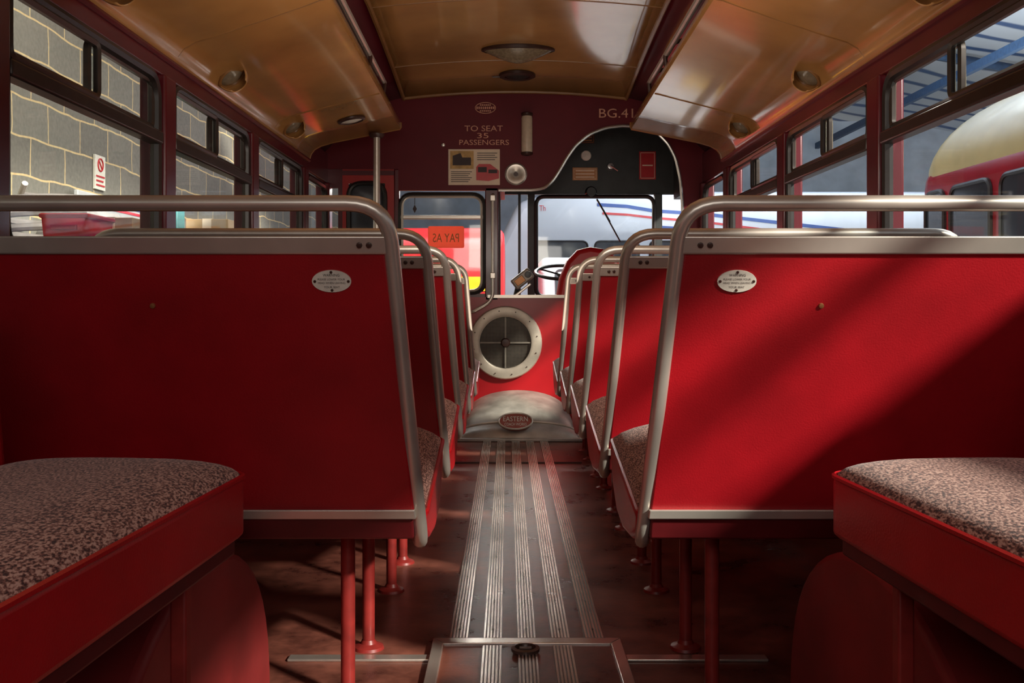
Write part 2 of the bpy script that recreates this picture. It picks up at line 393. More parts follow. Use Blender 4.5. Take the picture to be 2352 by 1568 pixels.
# vertical lamp
x, z = bx(1210), bz(310)
l_ = thing('wall_lamp', 'upright frosted tube lamp on the maroon bulkhead above the metal disc', 'lamp', (x, YB-.03, bz(358)))
obj('tube_shade', lathe(nb(), [(0,0),(.028,.0),(.032,.01),(.032,.20),(.028,.21),(0,.21)], 20, Matrix.Translation((x, YB-.035, bz(353)))), M['frost'], l_)
for zz in (bz(358), bz(269)):
    obj('end_cap', lathe(nb(), [(0,0),(.026,0),(.034,.006),(.034,.015),(.024,.02),(0,.02)], 20, Matrix.Translation((x, YB-.035, zz))), M['brown'], l_)
bm = nb(); box(bm, x-.012, x+.012, YB-.03, YB, bz(358), bz(262)); obj('back_plate', bm, M['brown'], l_)
# round disc
x, z = bx(1185), bz(400); fc = lambda x, y, z: Matrix.Translation((x, y, z)) @ Matrix.Rotation(PI/2, 4, 'X')
d = thing('metal_disc', 'round polished metal disc with dark centre hole beside the poster', 'disc', (x, YB-.002, z))
obj('dish', lathe(nb(), [(0,.004),(.018,.004),(.03,.012),(.055,.014),(.064,.006),(.064,0)], 28, fc(x, YB, z)), M['alu'], d)
obj('centre', lathe(nb(), [(0,.016),(.012,.016),(.015,.004)], 16, fc(x, YB, z)), M['brown'], d)
sd = obj('wall_stud', lathe(nb(), [(0,.012),(.009,.010),(.012,0)], 12, fc(bx(1018), YB, bz(333))), M['alu']); tag(sd, 'tiny metal stud on the bulkhead left of the seat-capacity lettering', 'stud')

# round heater grille
gx, gz, GY = ax(1161, 5.85), az(787, 5.85), YB
g = thing('heater_grille', 'round metal framed heater grille low on the red bulkhead', 'heater', (gx, GY-.03, gz-.205))
obj('outer_ring', lathe(nb(), [(.210,0),(.210,.03),(.203,.042),(.160,.05),(.148,.044),(.146,.01),(.2,.0)], 56, fc(gx, GY, gz)), M['ring'], g)
obj('heater_core', lathe(nb(), [(0,.012),(.149,.012)], 40, fc(gx, GY, gz)), M['meshback'], g)
bm = nb(); n_ = 18
for k in range(-n_, n_+1):
    o_ = k*.145/n_; hh = math.sqrt(max(0, .145**2-o_**2))
    if hh < .01: continue
    tube(bm, [(gx+o_, GY-.022, gz-hh), (gx+o_, GY-.022, gz+hh)], .0011, 4); tube(bm, [(gx-hh, GY-.023, gz+o_), (gx+hh, GY-.023, gz+o_)], .0011, 4)
obj('wire_mesh', bm, M['wire'], g)
bm = nb(); box(bm, gx-.004, gx+.004, GY-.036, GY-.028, gz-.146, gz+.146); obj('cross_bar', bm, M['spoke'], g)
bm = nb(); box(bm, gx-.146, gx+.146, GY-.036, GY-.028, gz-.004, gz+.004); obj('cross_bar', bm, M['spoke'], g)
obj('hub', lathe(nb(), [(0,.052),(.02,.05),(.026,.042),(.028,.03)], 20, fc(gx, GY, gz)), M['brown'], g)
for k in range(12):
    a = 2*PI*k/12+.2
    obj('screw', lathe(nb(), [(0,.053),(.003,.052),(.004,.044)], 8, fc(gx+.184*math.cos(a), GY, gz+.184*math.sin(a))), M['brown'], g)

# engine cover
cx0 = ax(1190, 5.6)
ec = thing('engine_cover', 'pale cast metal engine cover humped across the aisle below the round heater', 'engine cover', (cx0, 5.6, 0))
def arch(y, w, h, zb=0, n=24): return [(cx0+w*math.cos(PI-PI*k/n), y, zb+h*abs(math.sin(PI*k/n))**.6) for k in range(n+1)]
rows = [arch(5.46, .335, .004), arch(5.47, .332, .04), arch(5.50, .33, .07), arch(5.54, .325, .09), arch(5.575, .318, .135), arch(5.62, .314, .165), arch(5.75, .31, .205), arch(5.895, .305, .235)]
obj('hump', loft(nb(), rows), M['alu_dull'], ec, sharp=35)
obj('base_flange', box(nb(), cx0-.37, cx0+.37, 5.43, 5.50, 0, .018), M['alu_dull'], ec, bev=.005)
obj('rim_bead', tube(nb(), arch(5.545, .322, .096), .007, 8), M['ring'], ec)
em = Matrix.Translation((ax(1184, 5.5), 5.487, az(968, 5.48))) @ Matrix.Rotation(math.radians(52), 4, 'X')
nm = obj('name_plate', prism(nb(), ell(.09, .05, 40), lambda a, b: Vector((a, b, -.012)), lambda a, b: Vector((a, b, .004))), M['redink'], ec, mx=em)
obj('plate_rim', tube(nb(), [(a, b, .005) for a, b in ell(.09, .05, 40)], .005, 6, True), M['ring'], nm, mx=em)
bm = nb(); text_into(bm, 'EASTERN', 0, .013, .132, .03); text_into(bm, 'COACH WORKS', 0, -.02, .118, .018)
obj('lettering', bm, M['plate'], nm, mx=em @ Matrix.Translation((0, 0, .0055)), rec=False)

# front nearside window, door panel, posts
fw = sroot('window_%d' % (wn+1), (bx(1015), YB+.01, bz(672)))
obj('window_gasket', tube(nb(), [(a, YB+.01, b) for a, b in rrect(bx(919), bx(1111), bz(672), bz(447), .07)], .016, 8, True), M['rubber'], fw)
obj('inner_rim', tube(nb(), [(a, YB-.004, b) for a, b in rrect(bx(924), bx(1106), bz(667), bz(452), .06)], .007, 8, True), M['alu'], fw)
obj('transom_bar', box(nb(), bx(920), bx(1110), YB-.006, YB+.02, bz(503), bz(494)), M['alu'], fw, bev=.004)
obj('pane', prism(nb(), rrect(bx(919), bx(1111), bz(672), bz(447), .07), lambda a, b: Vector((a, YB+.016, b)), lambda a, b: Vector((a, YB+.019, b))), M['glass'], fw)
bm = nb(); box(bm, bx(1114), bx(1145), YB, YB+.05, bz(690), bz(430)); box(bm, bx(905), bx(917), YB, YB+.05, bz(690), bz(388)); struct('trim_3', bm, M['maroon'], bev=.006)
bm = nb(); box(bm, bx(917), bx(1114), YB+.002, YB+.03, bz(690), bz(674)); struct('trim_4', bm, M['maroon'])
o = thing('grab_pole', 'slim chrome grab pole between the front window and cab opening', 'pole', (bx(1133), YB-.03, bz(690)))
obj('tube', tube(nb(), fillet([(bx(1132), YB, bz(447)), (bx(1132), YB-.03, bz(452)), (bx(1132), YB-.03, bz(690)), (bx(1085), YB-.03, bz(716)), (bx(1085), YB, bz(716))], .05, 5), .010, 10), M['alu'], o)
for yy in (455, 632): obj('clamp', box(nb(), bx(1126), bx(1138), YB-.045, YB, bz(yy+8), bz(yy-6)), M['alu'], o, bev=.004)
sg = thing('fare_sign', 'orange notice on the front window with mirrored lettering PAY AS', 'sign', (bx(1024), YB+.003, bz(569)))
obj('panel', prism(nb(), rrect(bx(983), bx(1066), bz(569), bz(519), .012), lambda a, b: Vector((a, YB+.005, b)), lambda a, b: Vector((a, YB+.009, b))), M['orange'], sg)
bm = nb(); text_into(bm, 'PAY AS', bx(1024), bz(546), 60*K, 20*K, True); obj('lettering', bm, M['signink'], sg, mx=facing(0, YB+.003, 0), rec=False)
o = thing('hanging_tag', 'small dark diamond tag hanging at the top of the front window', 'tag', (bx(953), YB-.01, bz(490)))
obj('diamond', prism(nb(), [(bx(953)+a, bz(480)+b) for a, b in ((0,-.025),(.012,0),(0,.025),(-.012,0))], lambda a, b: Vector((a, YB-.012, b)), lambda a, b: Vector((a, YB-.008, b))), M['ink'], o)
obj('cord', tube(nb(), [(bx(953), YB-.01, bz(470)), (bx(953), YB-.006, bz(449))], .002, 5), M['ink'], o)
DY = YB+.01
dr = sroot('door_1', (bx(848), DY, 0))
bm = nb(); x0, x1 = bx(786), bx(905)
wz0, wz1, wx0, wx1 = bz(560), bz(420), bx(800), bx(884)
box(bm, x0, x1, DY, DY+.035, 0, wz0); box(bm, x0, x1, DY, DY+.035, wz1, bz(386)); box(bm, x0, wx0, DY, DY+.035, wz0, wz1); box(bm, wx1, x1, DY, DY+.035, wz0, wz1)
obj('door_leaf', bm, M['doorred'], dr)
obj('window_gasket', tube(nb(), [(a, DY-.002, b) for a, b in rrect(wx0, wx1, wz0, wz1, .08)], .014, 8, True), M['rubber'], dr)
obj('pane', prism(nb(), rrect(wx0-.01, wx1+.01, wz0-.01, wz1+.01, .05), lambda a, b: Vector((a, DY+.015, b)), lambda a, b: Vector((a, DY+.018, b))), M['glassdark'], dr)
obj('top_rail', box(nb(), x0, x1, DY-.012, DY, bz(402), bz(392)), M['maroon'], dr)
bm = nb(); box(bm, -1.10, x0, DY, DY+.035, 0, .84); box(bm, -1.10, x0, DY, DY+.035, 1.40, bz(386)); box(bm, x0-.025, x0, DY, DY+.035, .84, 1.40); struct('trim_5', bm, M['maroon'])
# stanchion by the door
sx = ax(872, 5.42)
o = thing('stanchion', 'upright metal stanchion by the red entrance door', 'pole', (sx, 5.3, 0))
obj('post', tube(nb(), [(sx, 5.3, 0), (sx, 5.3, 1.60)], .018, 14), M['alu'], o)
obj('top_flange', lathe(nb(), [(0,0),(.03,0),(.04,.014),(.04,.02),(0,.02)], 16, Matrix.Translation((sx, 5.3, 1.592))), M['brown'], o)
obj('foot_flange', lathe(nb(), [(.02,.03),(.024,.02),(.045,.006),(.045,0)], 16, Matrix.Translation((sx, 5.3, 0))), M['alu'], o)

# ------------------------------------------------------------------ driver's cab
CY = 6.8
cxp = lambda px: ax(px, CY)
czp = lambda py: az(py, CY)
bm = nb()
box(bm, cxp(1140), 1.12, CY, CY+.04, 0, czp(684))
box(bm, cxp(1140), 1.12, CY, CY+.04, czp(446), 2.0)
box(bm, cxp(1212), cxp(1228), CY-.02, CY+.04, czp(684), czp(446)); box(bm, cxp(1503), cxp(1520), CY-.02, CY+.04, czp(684), czp(446))
box(bm, cxp(1140), cxp(1150), CY-.02, CY+.04, czp(684), czp(446))
box(bm, cxp(1190), cxp(1196), CY-.01, CY+.02, czp(684), czp(446))
box(bm, -.09, 1.12, YB+.03, CY+.04, 1.95, 1.98)
box(bm, 1.06, 1.12, YB+.05, CY, 0, .95); box(bm, 1.06, 1.12, YB+.05, CY, 1.42, 1.96); box(bm, 1.06, 1.12, 6.30, 6.36, .95, 1.42)
box(bm, -.09, -.06, YB+.05, CY+.02, 1.42, 1.96); box(bm, -.09, -.06, YB+.05, CY+.02, 0, .78)
struct('wall_cab', bm, M['dark'])
ws = sroot('window_%d' % (wn+2), (cxp(1366), CY, czp(680)))
obj('window_gasket', tube(nb(), [(a, CY-.022, b) for a, b in rrect(cxp(1231), cxp(1501), czp(681), czp(452), .06)], .014, 8, True), M['rubber'], ws)
obj('pane', prism(nb(), rrect(cxp(1229), cxp(1503), czp(684), czp(448), .06), lambda a, b: Vector((a, CY+.01, b)), lambda a, b: Vector((a, CY+.013, b))), M['glass'], ws)
wp = thing('windscreen_wiper', 'thin black wiper hanging across the driver windscreen', 'wiper', (cxp(1372), CY-.03, czp(452)))
obj('arm', tube(nb(), [(cxp(1370), CY-.025, czp(458)), (cxp(1400), CY-.03, czp(510))], .006, 6), M['black'], wp)
obj('blade', tube(nb(), [(cxp(1378), CY-.028, czp(472)), (cxp(1424), CY-.028, czp(556))], .005, 6), M['black'], wp)
obj('motor', lathe(nb(), [(0,.05),(.03,.05),(.04,.02),(.04,0)], 16, fc(cxp(1357), CY, czp(442))), M['black'], wp)
def notice(name, label, cat, px0, px1, py0, py1, m, framed=None, lines=0, Y=CY):
    t = thing(name, label, cat, (ax((px0+px1)/2, Y), Y-.004, az(py1, Y)))
    obj('face', box(nb(), ax(px0, Y), ax(px1, Y), Y-.006, Y, az(py1, Y), az(py0, Y)), m, t)
    if framed:
        obj('border', tube(nb(), [(a, Y-.007, b) for a, b in rrect(ax(px0+3, Y), ax(px1-3, Y), az(py1-3, Y), az(py0+3, Y), .002, 2)], .002, 4, True), framed, t)
    for k in range(lines):
        q = py0+(py1-py0)*(k+1)/(lines+1); obj('text_line', box(nb(), ax(px0+7, Y), ax(px1-7, Y), Y-.008, Y-.005, az(q+1.5, Y), az(q-1.5, Y)), framed or M['ink'], t)
notice('cab_notice', 'orange bordered notice in the cab above the driver windscreen', 'notice', 1315, 1372, 385, 414, M['bronze'], M['paper'], 3)
notice('cab_notice', 'dim rectangular notice topmost in the dark cab header', 'notice', 1318, 1366, 308, 330, M['brown'], M['bronze'], 2)
notice('cab_sticker', 'bright red upright sticker at the right of the cab header', 'sticker', 1468, 1506, 348, 412, M['redplastic'], M['paper'], 1)
o = tag(obj('round_badge', lathe(nb(), [(0,.01),(.03,.009),(.035,0)], 20, fc(cxp(1346), CY, czp(357))), M['plate']), 'small round white badge in the dark cab header', 'badge')
o = thing('light_switch', 'small metal switch lever on the dark cab header', 'switch', (cxp(1405), CY-.01, czp(382)))
obj('body', lathe(nb(), [(0,.03),(.02,.028),(.026,0)], 14, fc(cxp(1402), CY, czp(382))), M['chrome'], o)
obj('lever', tube(nb(), [(cxp(1402), CY-.03, czp(382)), (cxp(1418), CY-.05, czp(394))], .007, 8), M['chrome'], o)
# steering wheel
wc = at(1292, 625, 6.45); swm = Matrix.Translation(wc) @ Matrix.Rotation(math.radians(16), 4, 'X')
sw = thing('steering_wheel', 'large black steering wheel in the driver cab', 'steering wheel', wc)
obj('rim', tube(nb(), [(a, b, 0) for a, b in ell(.17, .17, 48)], .011, 8, True), M['black'], sw, mx=swm)
for k in range(3):
    a = 2*PI*k/3+.5; obj('spoke', tube(nb(), [(0, 0, -.02), (.17*math.cos(a), .17*math.sin(a), 0)], .006, 6), M['black'], sw, mx=swm)
obj('hub', lathe(nb(), [(0,.0),(.03,-.004),(.035,-.02),(.016,-.04),(.016,-.50),(0,-.50)], 16), M['black'], sw, mx=swm)
# driver seat
DYs = 6.12; X = lambda px: ax(px, DYs); Z = lambda py: az(py, DYs)
ds = thing('driver_seat', 'round-topped red driver seat seen through the cab opening', 'seat', (X(1355), DYs, 0))
prof = [(X(1276), .40), (X(1276), Z(690)), (X(1284), Z(640)), (X(1300), Z(600)), (X(1325), Z(574)), (X(1355), Z(567)), (X(1388), Z(572)), (X(1415), Z(590)), (X(1430), Z(620)), (X(1434), Z(690)), (X(1434), .40)]
obj('backrest', prism(nb(), prof, lambda a, b: Vector((a, DYs-.04, b)), lambda a, b: Vector((a, DYs+.06, b))), M['vinyl_side'], ds, bev=.03)
obj('cushion', box(nb(), X(1272), X(1438), DYs+.04, DYs+.42, .34, .46), M['vinyl'], ds, bev=.03)
obj('pedestal', box(nb(), X(1310), X(1400), DYs+.1, DYs+.35, 0, .345), M['black'], ds, bev=.01)
# ticket machine
tm = thing('ticket_machine', 'tilted grey ticket machine on a stand at the cab opening', 'machine', at(1195, 684, 6.0))
tmx = Matrix.Translation(at(1200, 640, 6.0)) @ Matrix.Rotation(math.radians(-38), 4, 'Y')
obj('body', box(nb(), -.065, .065, -.03, .06, -.035, .035), M['grey'], tm, mx=tmx, bev=.01)
obj('keys', box(nb(), -.05, .01, -.038, -.028, -.02, .02), M['bronze'], tm, mx=tmx, bev=.003)
obj('dial', lathe(nb(), [(0,.02),(.018,.018),(.02,0)], 14, tmx @ Matrix.Translation((.04, -.03, 0)) @ Matrix.Rotation(PI/2, 4, 'X')), M['black'], tm)
obj('tray', box(nb(), -.10, .02, -.03, .06, -.06, -.045), M['alu'], tm, mx=tmx, bev=.004)
pa = at(1190, 655, 6.0); obj('stand', tube(nb(), [(pa.x, 6.0, pa.z), (pa.x-.02, 6.0, az(688, 6.0))], .014, 8), M['black'], tm)

# ------------------------------------------------------------------ luggage racks, lamps
def zi(y): return 1.65+.022*(5.35-y)
RY = [REAR, .8, 1.8, 2.8, 3.6, 4.4, 5.0, 5.35]
def rprof(s, y): 
    z1 = zi(y)
    return [(s*1.083, y, 1.485), (s*1.075, y, 1.515), (s*1.055, y, 1.542), (s*1.02, y, 1.562), (s*.96, y, 1.580), (s*.88, y, 1.58+(z1-1.58)*.23), (s*.74, y, 1.58+(z1-1.58)*.63), (s*.63, y, z1-.004), (s*.607, y, z1), (s*.605, y, z1+.006), (s*.605, y, z1+.03)]
for s, nm in ((-1, 'left'), (1, 'right')):
    r = thing('luggage_rack', 'amber panelled luggage rack above the %s windows' % nm, 'luggage rack', (s*.85, 2.6, 1.5), 'overhead luggage racks')
    obj('panel', loft(nb(), [rprof(s, y) for y in RY]), M['cream'], r, solid=.01, sharp=50)
    obj('front_edge', tube(nb(), rprof(s, 5.352), .010, 6), M['cream_trim'], r)
    obj('lower_bead', tube(nb(), [(s*1.078, y, 1.482) for y in RY], .009, 6), M['maroon'], r)
    for y in (4.52, 3.2, 1.9): obj('seam', tube(nb(), [Vector(q)+Vector((0, 0, -.006)) for q in rprof(s, y)[:9]], .0030, 5), M['cream_trim'], r)
    for dz, dx in ((.085, -.005), (.125, .025)):
        obj('rail', tube(nb(), [(s*(.612+dx), y, zi(y)+dz) for y in (REAR, 1, 2, 3, 4, 4.7)], .0105, 8), M['alu'], r)
    for y in (4.68, 4.2, 3.1, 2.0):
        z = zi(y); obj('bracket', tube(nb(), fillet([(s*.612, y, z+.02), (s*.60, y, z+.085), (s*.64, y, z+.135), (s*.78, y, z+.16), (s*.92, y, z+.16)], .03, 4), .009, 6), M['brown'], r)
def lamp(s, y, label):
    c = Vector((s*1.028, y, 1.552)); n_ = Vector((-s*.62, -.18, -.78)).normalized()
    mx = Matrix.Translation(c) @ n_.to_track_quat('Z', 'Y').to_matrix().to_4x4() @ Matrix.Scale(.88, 4)
    t = thing('cove_lamp', label, 'lamp', c, 'hooded lamps along the racks')
    obj('bezel', tube(nb(), [(a, b, .008) for a, b in ell(.058, .058, 28)], .008, 8, True), M['cream_trim'], t, mx=mx)
    obj('lens', lathe(nb(), [(0,.022),(.025,.02),(.045,.012),(.055,.002)], 24), M['lens'], t, mx=mx)
    iv = mx.to_3x3().inverted() @ Vector((0, 1, 0)); a0 = math.atan2(iv.y, iv.x)
    rows = []
    for i in range(7):
        ph = PI/2*i/6*.62; rows.append([(.060*math.cos(ph)*math.cos(a0+th), .060*math.cos(ph)*math.sin(a0+th), .006+.062*math.sin(ph)) for th in [(-PI*.55+PI*1.1*k/14) for k in range(15)]])
    obj('hood', loft(nb(), rows), M['cream'], t, mx=mx, solid=.004)
names = {(-1,0): 'hooded lamp nearest the camera on the left rack', (-1,1): 'hooded lamp, middle one of three on the left rack', (-1,2): 'hooded lamp farthest from the camera on the left rack',
         (1,0): 'hooded lamp nearest the camera on the right rack', (1,1): 'hooded lamp, middle one of three on the right rack', (1,2): 'hooded lamp farthest from the camera on the right rack'}
for s in (-1, 1):
    for k, y in enumerate((2.58, 3.65, 4.70)): lamp(s, y, names[(s, k)])
y = 4.87; x = -.785; z = 1.58+(zi(y)-1.58)*.50-.008
dn = Vector((.21, 0, -1)).normalized(); mx = Matrix.Translation((x, y, z)) @ dn.to_track_quat('Z', 'Y').to_matrix().to_4x4()
t = thing('disc_lamp', 'flat round pale lamp under the front end of the left rack', 'lamp', (x, y, z))
obj('rim', lathe(nb(), [(.066,.0),(.066,.008),(.055,.014),(.05,.010),(.05,0)], 28), M['brown'], t, mx=mx)
obj('lens', lathe(nb(), [(0,.014),(.03,.013),(.056,.006)], 24), M['plate'], t, mx=mx)
# ceiling light and vent
cy = 5.15; cxx = ax(1190, cy); zz = zc(cxx, cy)
t = thing('ceiling_light', 'wide oval ceiling light with a smoky tapered glass', 'ceiling light', (cxx, cy, zz))
def oval(sc, dz, n=32): return [(cxx+.185*sc*math.cos(2*PI*k/n), cy+.085*sc*math.sin(2*PI*k/n), zz+dz) for k in range(n+1)]
obj('rim', loft(nb(), [oval(.98, .0), oval(1.0, -.008), oval(1.0, -.018), oval(.93, -.022)]), M['brown'], t)
obj('glass_bowl', loft(nb(), [oval(.94, -.018), oval(.74, -.036), oval(.52, -.054), oval(.30, -.070), oval(.11, -.079), oval(.01, -.080)]), M['bowl'], t)
cy = 5.58; cxx = ax(1188, cy); zz = zc(cxx, cy)
t = thing('ceiling_vent', 'small dark oval vent in the ceiling in front of the light', 'vent', (cxx, cy, zz))
obj('ring', lathe(nb(), [(.10,0),(.10,-.014),(.08,-.022),(.07,-.016),(.07,0)], 28, Matrix.Translation((cxx, cy, zz-.003))), M['brown'], t)
obj('louvre', lathe(nb(), [(0,-.03),(.03,-.028),(.065,-.012)], 24, Matrix.Translation((cxx, cy, zz-.003))), M['black'], t)
obj('handle', tube(nb(), [(cxx-.09, cy, zz-.016), (cxx-.135, cy, zz-.018)], .005, 6), M['brown'], t)

# ------------------------------------------------------------------ seats
def yb(z): return .2*(.90-z)/.55
HW = .375
def fx(z): return HW+.035*max(0, min(1, (.86-z)/.5))
pn = Matrix(((1,0,0,0),(0,-.342,-.94,0),(0,.94,-.342,0),(0,0,0,1)))       # frame lying in the reclined back
def make_seat(s, label, group, loc):
    t = thing('double_seat', label, 'seat', loc, group)
    P = []
    for sd in (-s, s):
        q = [(sd*(fx(.33)-.02), .33, .318), (sd*fx(.33), yb(.325)+.02, .316), (sd*fx(.6), yb(.6), .6), (sd*HW, 0, .90)]
        P += q if sd == -s else q[::-1]
    obj('frame_tube', tube(nb(), fillet(P, .062, 7), .0125, 12), M['alu'], t, local=True)
    def slab(z0, z1, y0, y1, inset=.008):
        bm = nb()
        zs = [z0+(z1-z0)*i/4 for i in range(5)]
        rows = lambda dy: [[Vector((sx*(fx(z)-inset), yb(z)+dy, z)) for sx in (-1, 1)] for z in zs]
        A, B = rows(y0), rows(y1)
        loop = lambda R: [r[0] for r in R]+[r[1] for r in R[::-1]]
        a = [bm.verts.new(p) for p in loop(A)]; b = [bm.verts.new(p) for p in loop(B)]
        n = len(a)
        for k in range(4):
            bm.faces.new((a[k], a[k+1], a[n-2-k], a[n-1-k])); bm.faces.new((b[n-1-k], b[n-2-k], b[k+1], b[k]))
        for k in range(n): bm.faces.new((a[k], b[k], b[(k+1) % n], a[(k+1) % n]))
        return bm
    obj('back_panel', slab(.378, .83, -.004, .016), M['vinyl'], t, local=True, bev=.004)
    ts = obj('top_strip', slab(.822, .850, -.010, .014, .004), M['alu'], t, local=True, bev=.003)
    obj('bottom_strip', slab(.374, .391, -.012, .01, .006), M['alu'], t, local=True, bev=.002)
    obj('base_rail', slab(.335, .376, -.004, .03, .012), M['base'], t, local=True, bev=.004)
    for sx in (-1, 1):
        for k in (.33, .345):
            obj('rivet', lathe(nb(), [(0,.005),(.004,.004),(.005,0)], 8), M['brown'], ts, local=True, mx=Matrix.Translation((sx*k, yb(.836)-.010, .836)) @ pn)
    obj('backrest_pad', slab(.43, .83, .016, .085, .02), M['moq'], t, local=True, bev=.025)
    side = [(.235,.335),(.32,.308),(.45,.296),(.56,.308),(.64,.350),(.684,.405),(.692,.430),(.675,.444),(.45,.408),(.215,.376)]
    x0, x1 = sorted((-s*.375, s*.418))
    obj('cushion_base', prism(nb(), side, lambda a, b: Vector((x0, a, b)), lambda a, b: Vector((x1, a, b))), M['vinyl_side'], t, local=True, bev=.014)
    n = 20; rows = []
    cu = lambda q: math.sin(q*PI/2)            # bunch the grid towards the rounded edges
    for i in range(n+1):
        v = cu(-1+2*i/n); row = []
        for j in range(n+1):
            u = cu(-1+2*j/n)
            x = (x0+x1)/2+(x1-x0)/2*.996*u; y = .449+.238*v
            row.append((x, y, .372+.070*(v+1)/2+.068*max(0, 1-abs(u)**5)**.5*max(0, 1-abs(v)**6)**.5))
        rows.append(row)
    obj('cushion_top', loft(nb(), rows), M['moq'], t, local=True, sharp=80)
    pp = fillet([(x0+.003, .21, .376), (x1, .21, .376), (x1, .45, .409), (x1, .687, .444), (x0+.003, .687, .444)], .02, 4, True)
    obj('piping', tube(nb(), pp, .005, 6, True), M['vinyl_side'], t, local=True)
    for y in (.345, .63):
        lg = obj('leg', tube(nb(), [(s*.261, y, 0), (s*.261, y, .335)], .0135, 12), M['legpaint'], t, local=True)
        obj('foot', lathe(nb(), [(.014,.02),(.018,.012),(.032,.006),(.034,0),(0,0)], 14, Matrix.Translation((s*.261, y, 0))), M['legpaint'], lg, local=True)
    obj('wall_bracket', box(nb(), *sorted((-s*.36, -s*.47)), .27, .6, .305, .325), M['base'], t, local=True, bev=.003)
    zz = .781; pm = Matrix.Translation((s*.283, yb(zz)-.0045, zz)) @ pn
    pl = obj('warning_plate', prism(nb(), ell(.031, .0182, 36), lambda a, b: Vector((a, b, -.001)), lambda a, b: Vector((a, b, .0025))), M['plate'], t, local=True, mx=pm)
    pl['label'] = 'white oval warning plate'
    bm = nb(); text_into(bm, 'WARNING', 0, .0105, .026, .0045); text_into(bm, 'PLEASE LOWER YOUR', 0, .0035, .043, .0034)
    text_into(bm, 'HEAD WHEN LEAVING', 0, -.0025, .043, .0034); text_into(bm, 'YOUR SEAT', 0, -.0095, .025, .0034)
    obj('lettering', bm, M['ink'], pl, local=True, mx=pm @ Matrix.Translation((0, 0, .003)), rec=False)
    for a, b in ((-.0265, 0), (.0265, 0), (0, .0152), (0, -.0148)):
        obj('screw', lathe(nb(), [(0,.0045),(.002,.004),(.0026,.002)], 8), M['brown'], pl, local=True, mx=pm @ Matrix.Translation((a, b, 0)))
    zz = .742; obj('stud', lathe(nb(), [(0,.004),(.004,.003),(.0045,0)], 10), M['bronze'], t, local=True, mx=Matrix.Translation((s*-.005 if s > 0 else -.145, yb(zz)-.004, zz)) @ pn)
    return t
PITCH, Y1 = .72, 1.58
order = ['nearest', 'second', 'third', 'fourth', 'fifth and farthest']
for s, nm in ((1, 'left'), (-1, 'right')):
    gp = 'double seats left of the aisle' if s == 1 else 'double seats right of the aisle'
    lab = lambda k: ('nearest red-backed double seat on the %s, its oval warning plate fully in view' % nm) if k == 0 else '%s red double seat from the camera on the %s of the aisle' % (order[k], nm)
    first = make_seat(s, lab(0), gp, (-s*.603, Y1, 0))
    for k in range(1, 5):
        c = dup(first); c.location = (-s*.603, Y1+PITCH*k, 0); c['label'] = lab(k)

# inward benches over the wheel arches
for s, nm in ((-1, 'left'), (1, 'right')):
    t = thing('side_bench', 'red vinyl side bench with patterned cushion in the near %s corner' % nm, 'bench', (s*.40, 1.42, 0), 'side benches over the wheel arches', rz=s*.058)
    L = -1.25; D = .335
    x0, x1 = sorted((0, s*D))
    bm = nb(); pl = [(p[0], p[1]) for p in fillet([(x0, L, 0), (x1, L, 0), (x1, 0, 0), (x0, 0, 0)], .035, 5, True)]
    prism(bm, pl, lambda a, b: Vector((a, b, .428)), lambda a, b: Vector((a, b, .510)))
    obj('cushion_base', bm, M['vinyl_side'], t, local=True, bev=.008)
    rings = []
    for q in range(9):
        th = PI/2*q/8; ins = .10*(1-math.cos(th)); z = .509+.034*math.sin(th)
        rg = [(p.x, p.y, z) for p in fillet([(x0+ins+.001, L+ins, 0), (x1-ins-.001, L+ins, 0), (x1-ins-.001, -ins-.001, 0), (x0+ins+.001, -ins-.001, 0)], .045+ins*.6, 8, True)]
        rings.append(rg+[rg[0]])
    bm = loft(nb(), rings); bmesh.ops.remove_doubles(bm, verts=bm.verts, dist=1e-6)
    be = [e_ for e_ in bm.edges if e_.is_boundary and e_.verts[0].co.z > .54]
    bmesh.ops.contextual_create(bm, geom=be)
    obj('cushion_top', bm, M['moq'], t, local=True, sharp=80)
    pp = [(p.x, p.y, .511) for p in fillet([(x0, L, 0), (x1, L, 0), (x1, 0, 0), (x0, 0, 0)], .04, 6, True)]
    obj('piping', tube(nb(), pp, .004, 6, True), M['vinyl_side'], t, local=True)
    bm = nb(); pr = [(s*.335, .47), (s*.345, .60), (s*.40, .78), (s*.48, .78), (s*.43, .47)]
    prism(bm, pr, lambda a, b: Vector((a, L, b)), lambda a, b: Vector((a, -.005, b)))
    obj('backrest', bm, M['vinyl'], t, local=True, bev=.02)
    obj('under_frame', box(nb(), *sorted((s*.01, s*.33)), L+.05, -.03, .405, .43), M['base'], t, local=True, bev=.004)
    for yy in (-.17, L+.15):
        lg = obj('leg', box(nb(), *sorted((s*.022, s*.042)), yy-.010, yy+.010, 0, .41), M['legpaint'], t, local=True, bev=.003)
        obj('foot', box(nb(), *sorted((s*.010, s*.054)), yy-.022, yy+.022, 0, .006), M['legpaint'], lg, local=True)
    bm = nb(); N = 24
    arc = [(1.50+.42*math.cos(PI*k/N), .365*math.sin(PI*k/N)**.8) for k in range(N+1)]
    wa = obj('wheel_arch', prism(bm, arc, lambda a, b: Vector((s*.485, a, b)), lambda a, b: Vector((s*1.075, a, b))), M['arch'], bev=.012)
    tag(wa, 'domed dark red wheel arch on the floor behind the near %s bench' % nm, 'wheel arch', 'wheel arches')

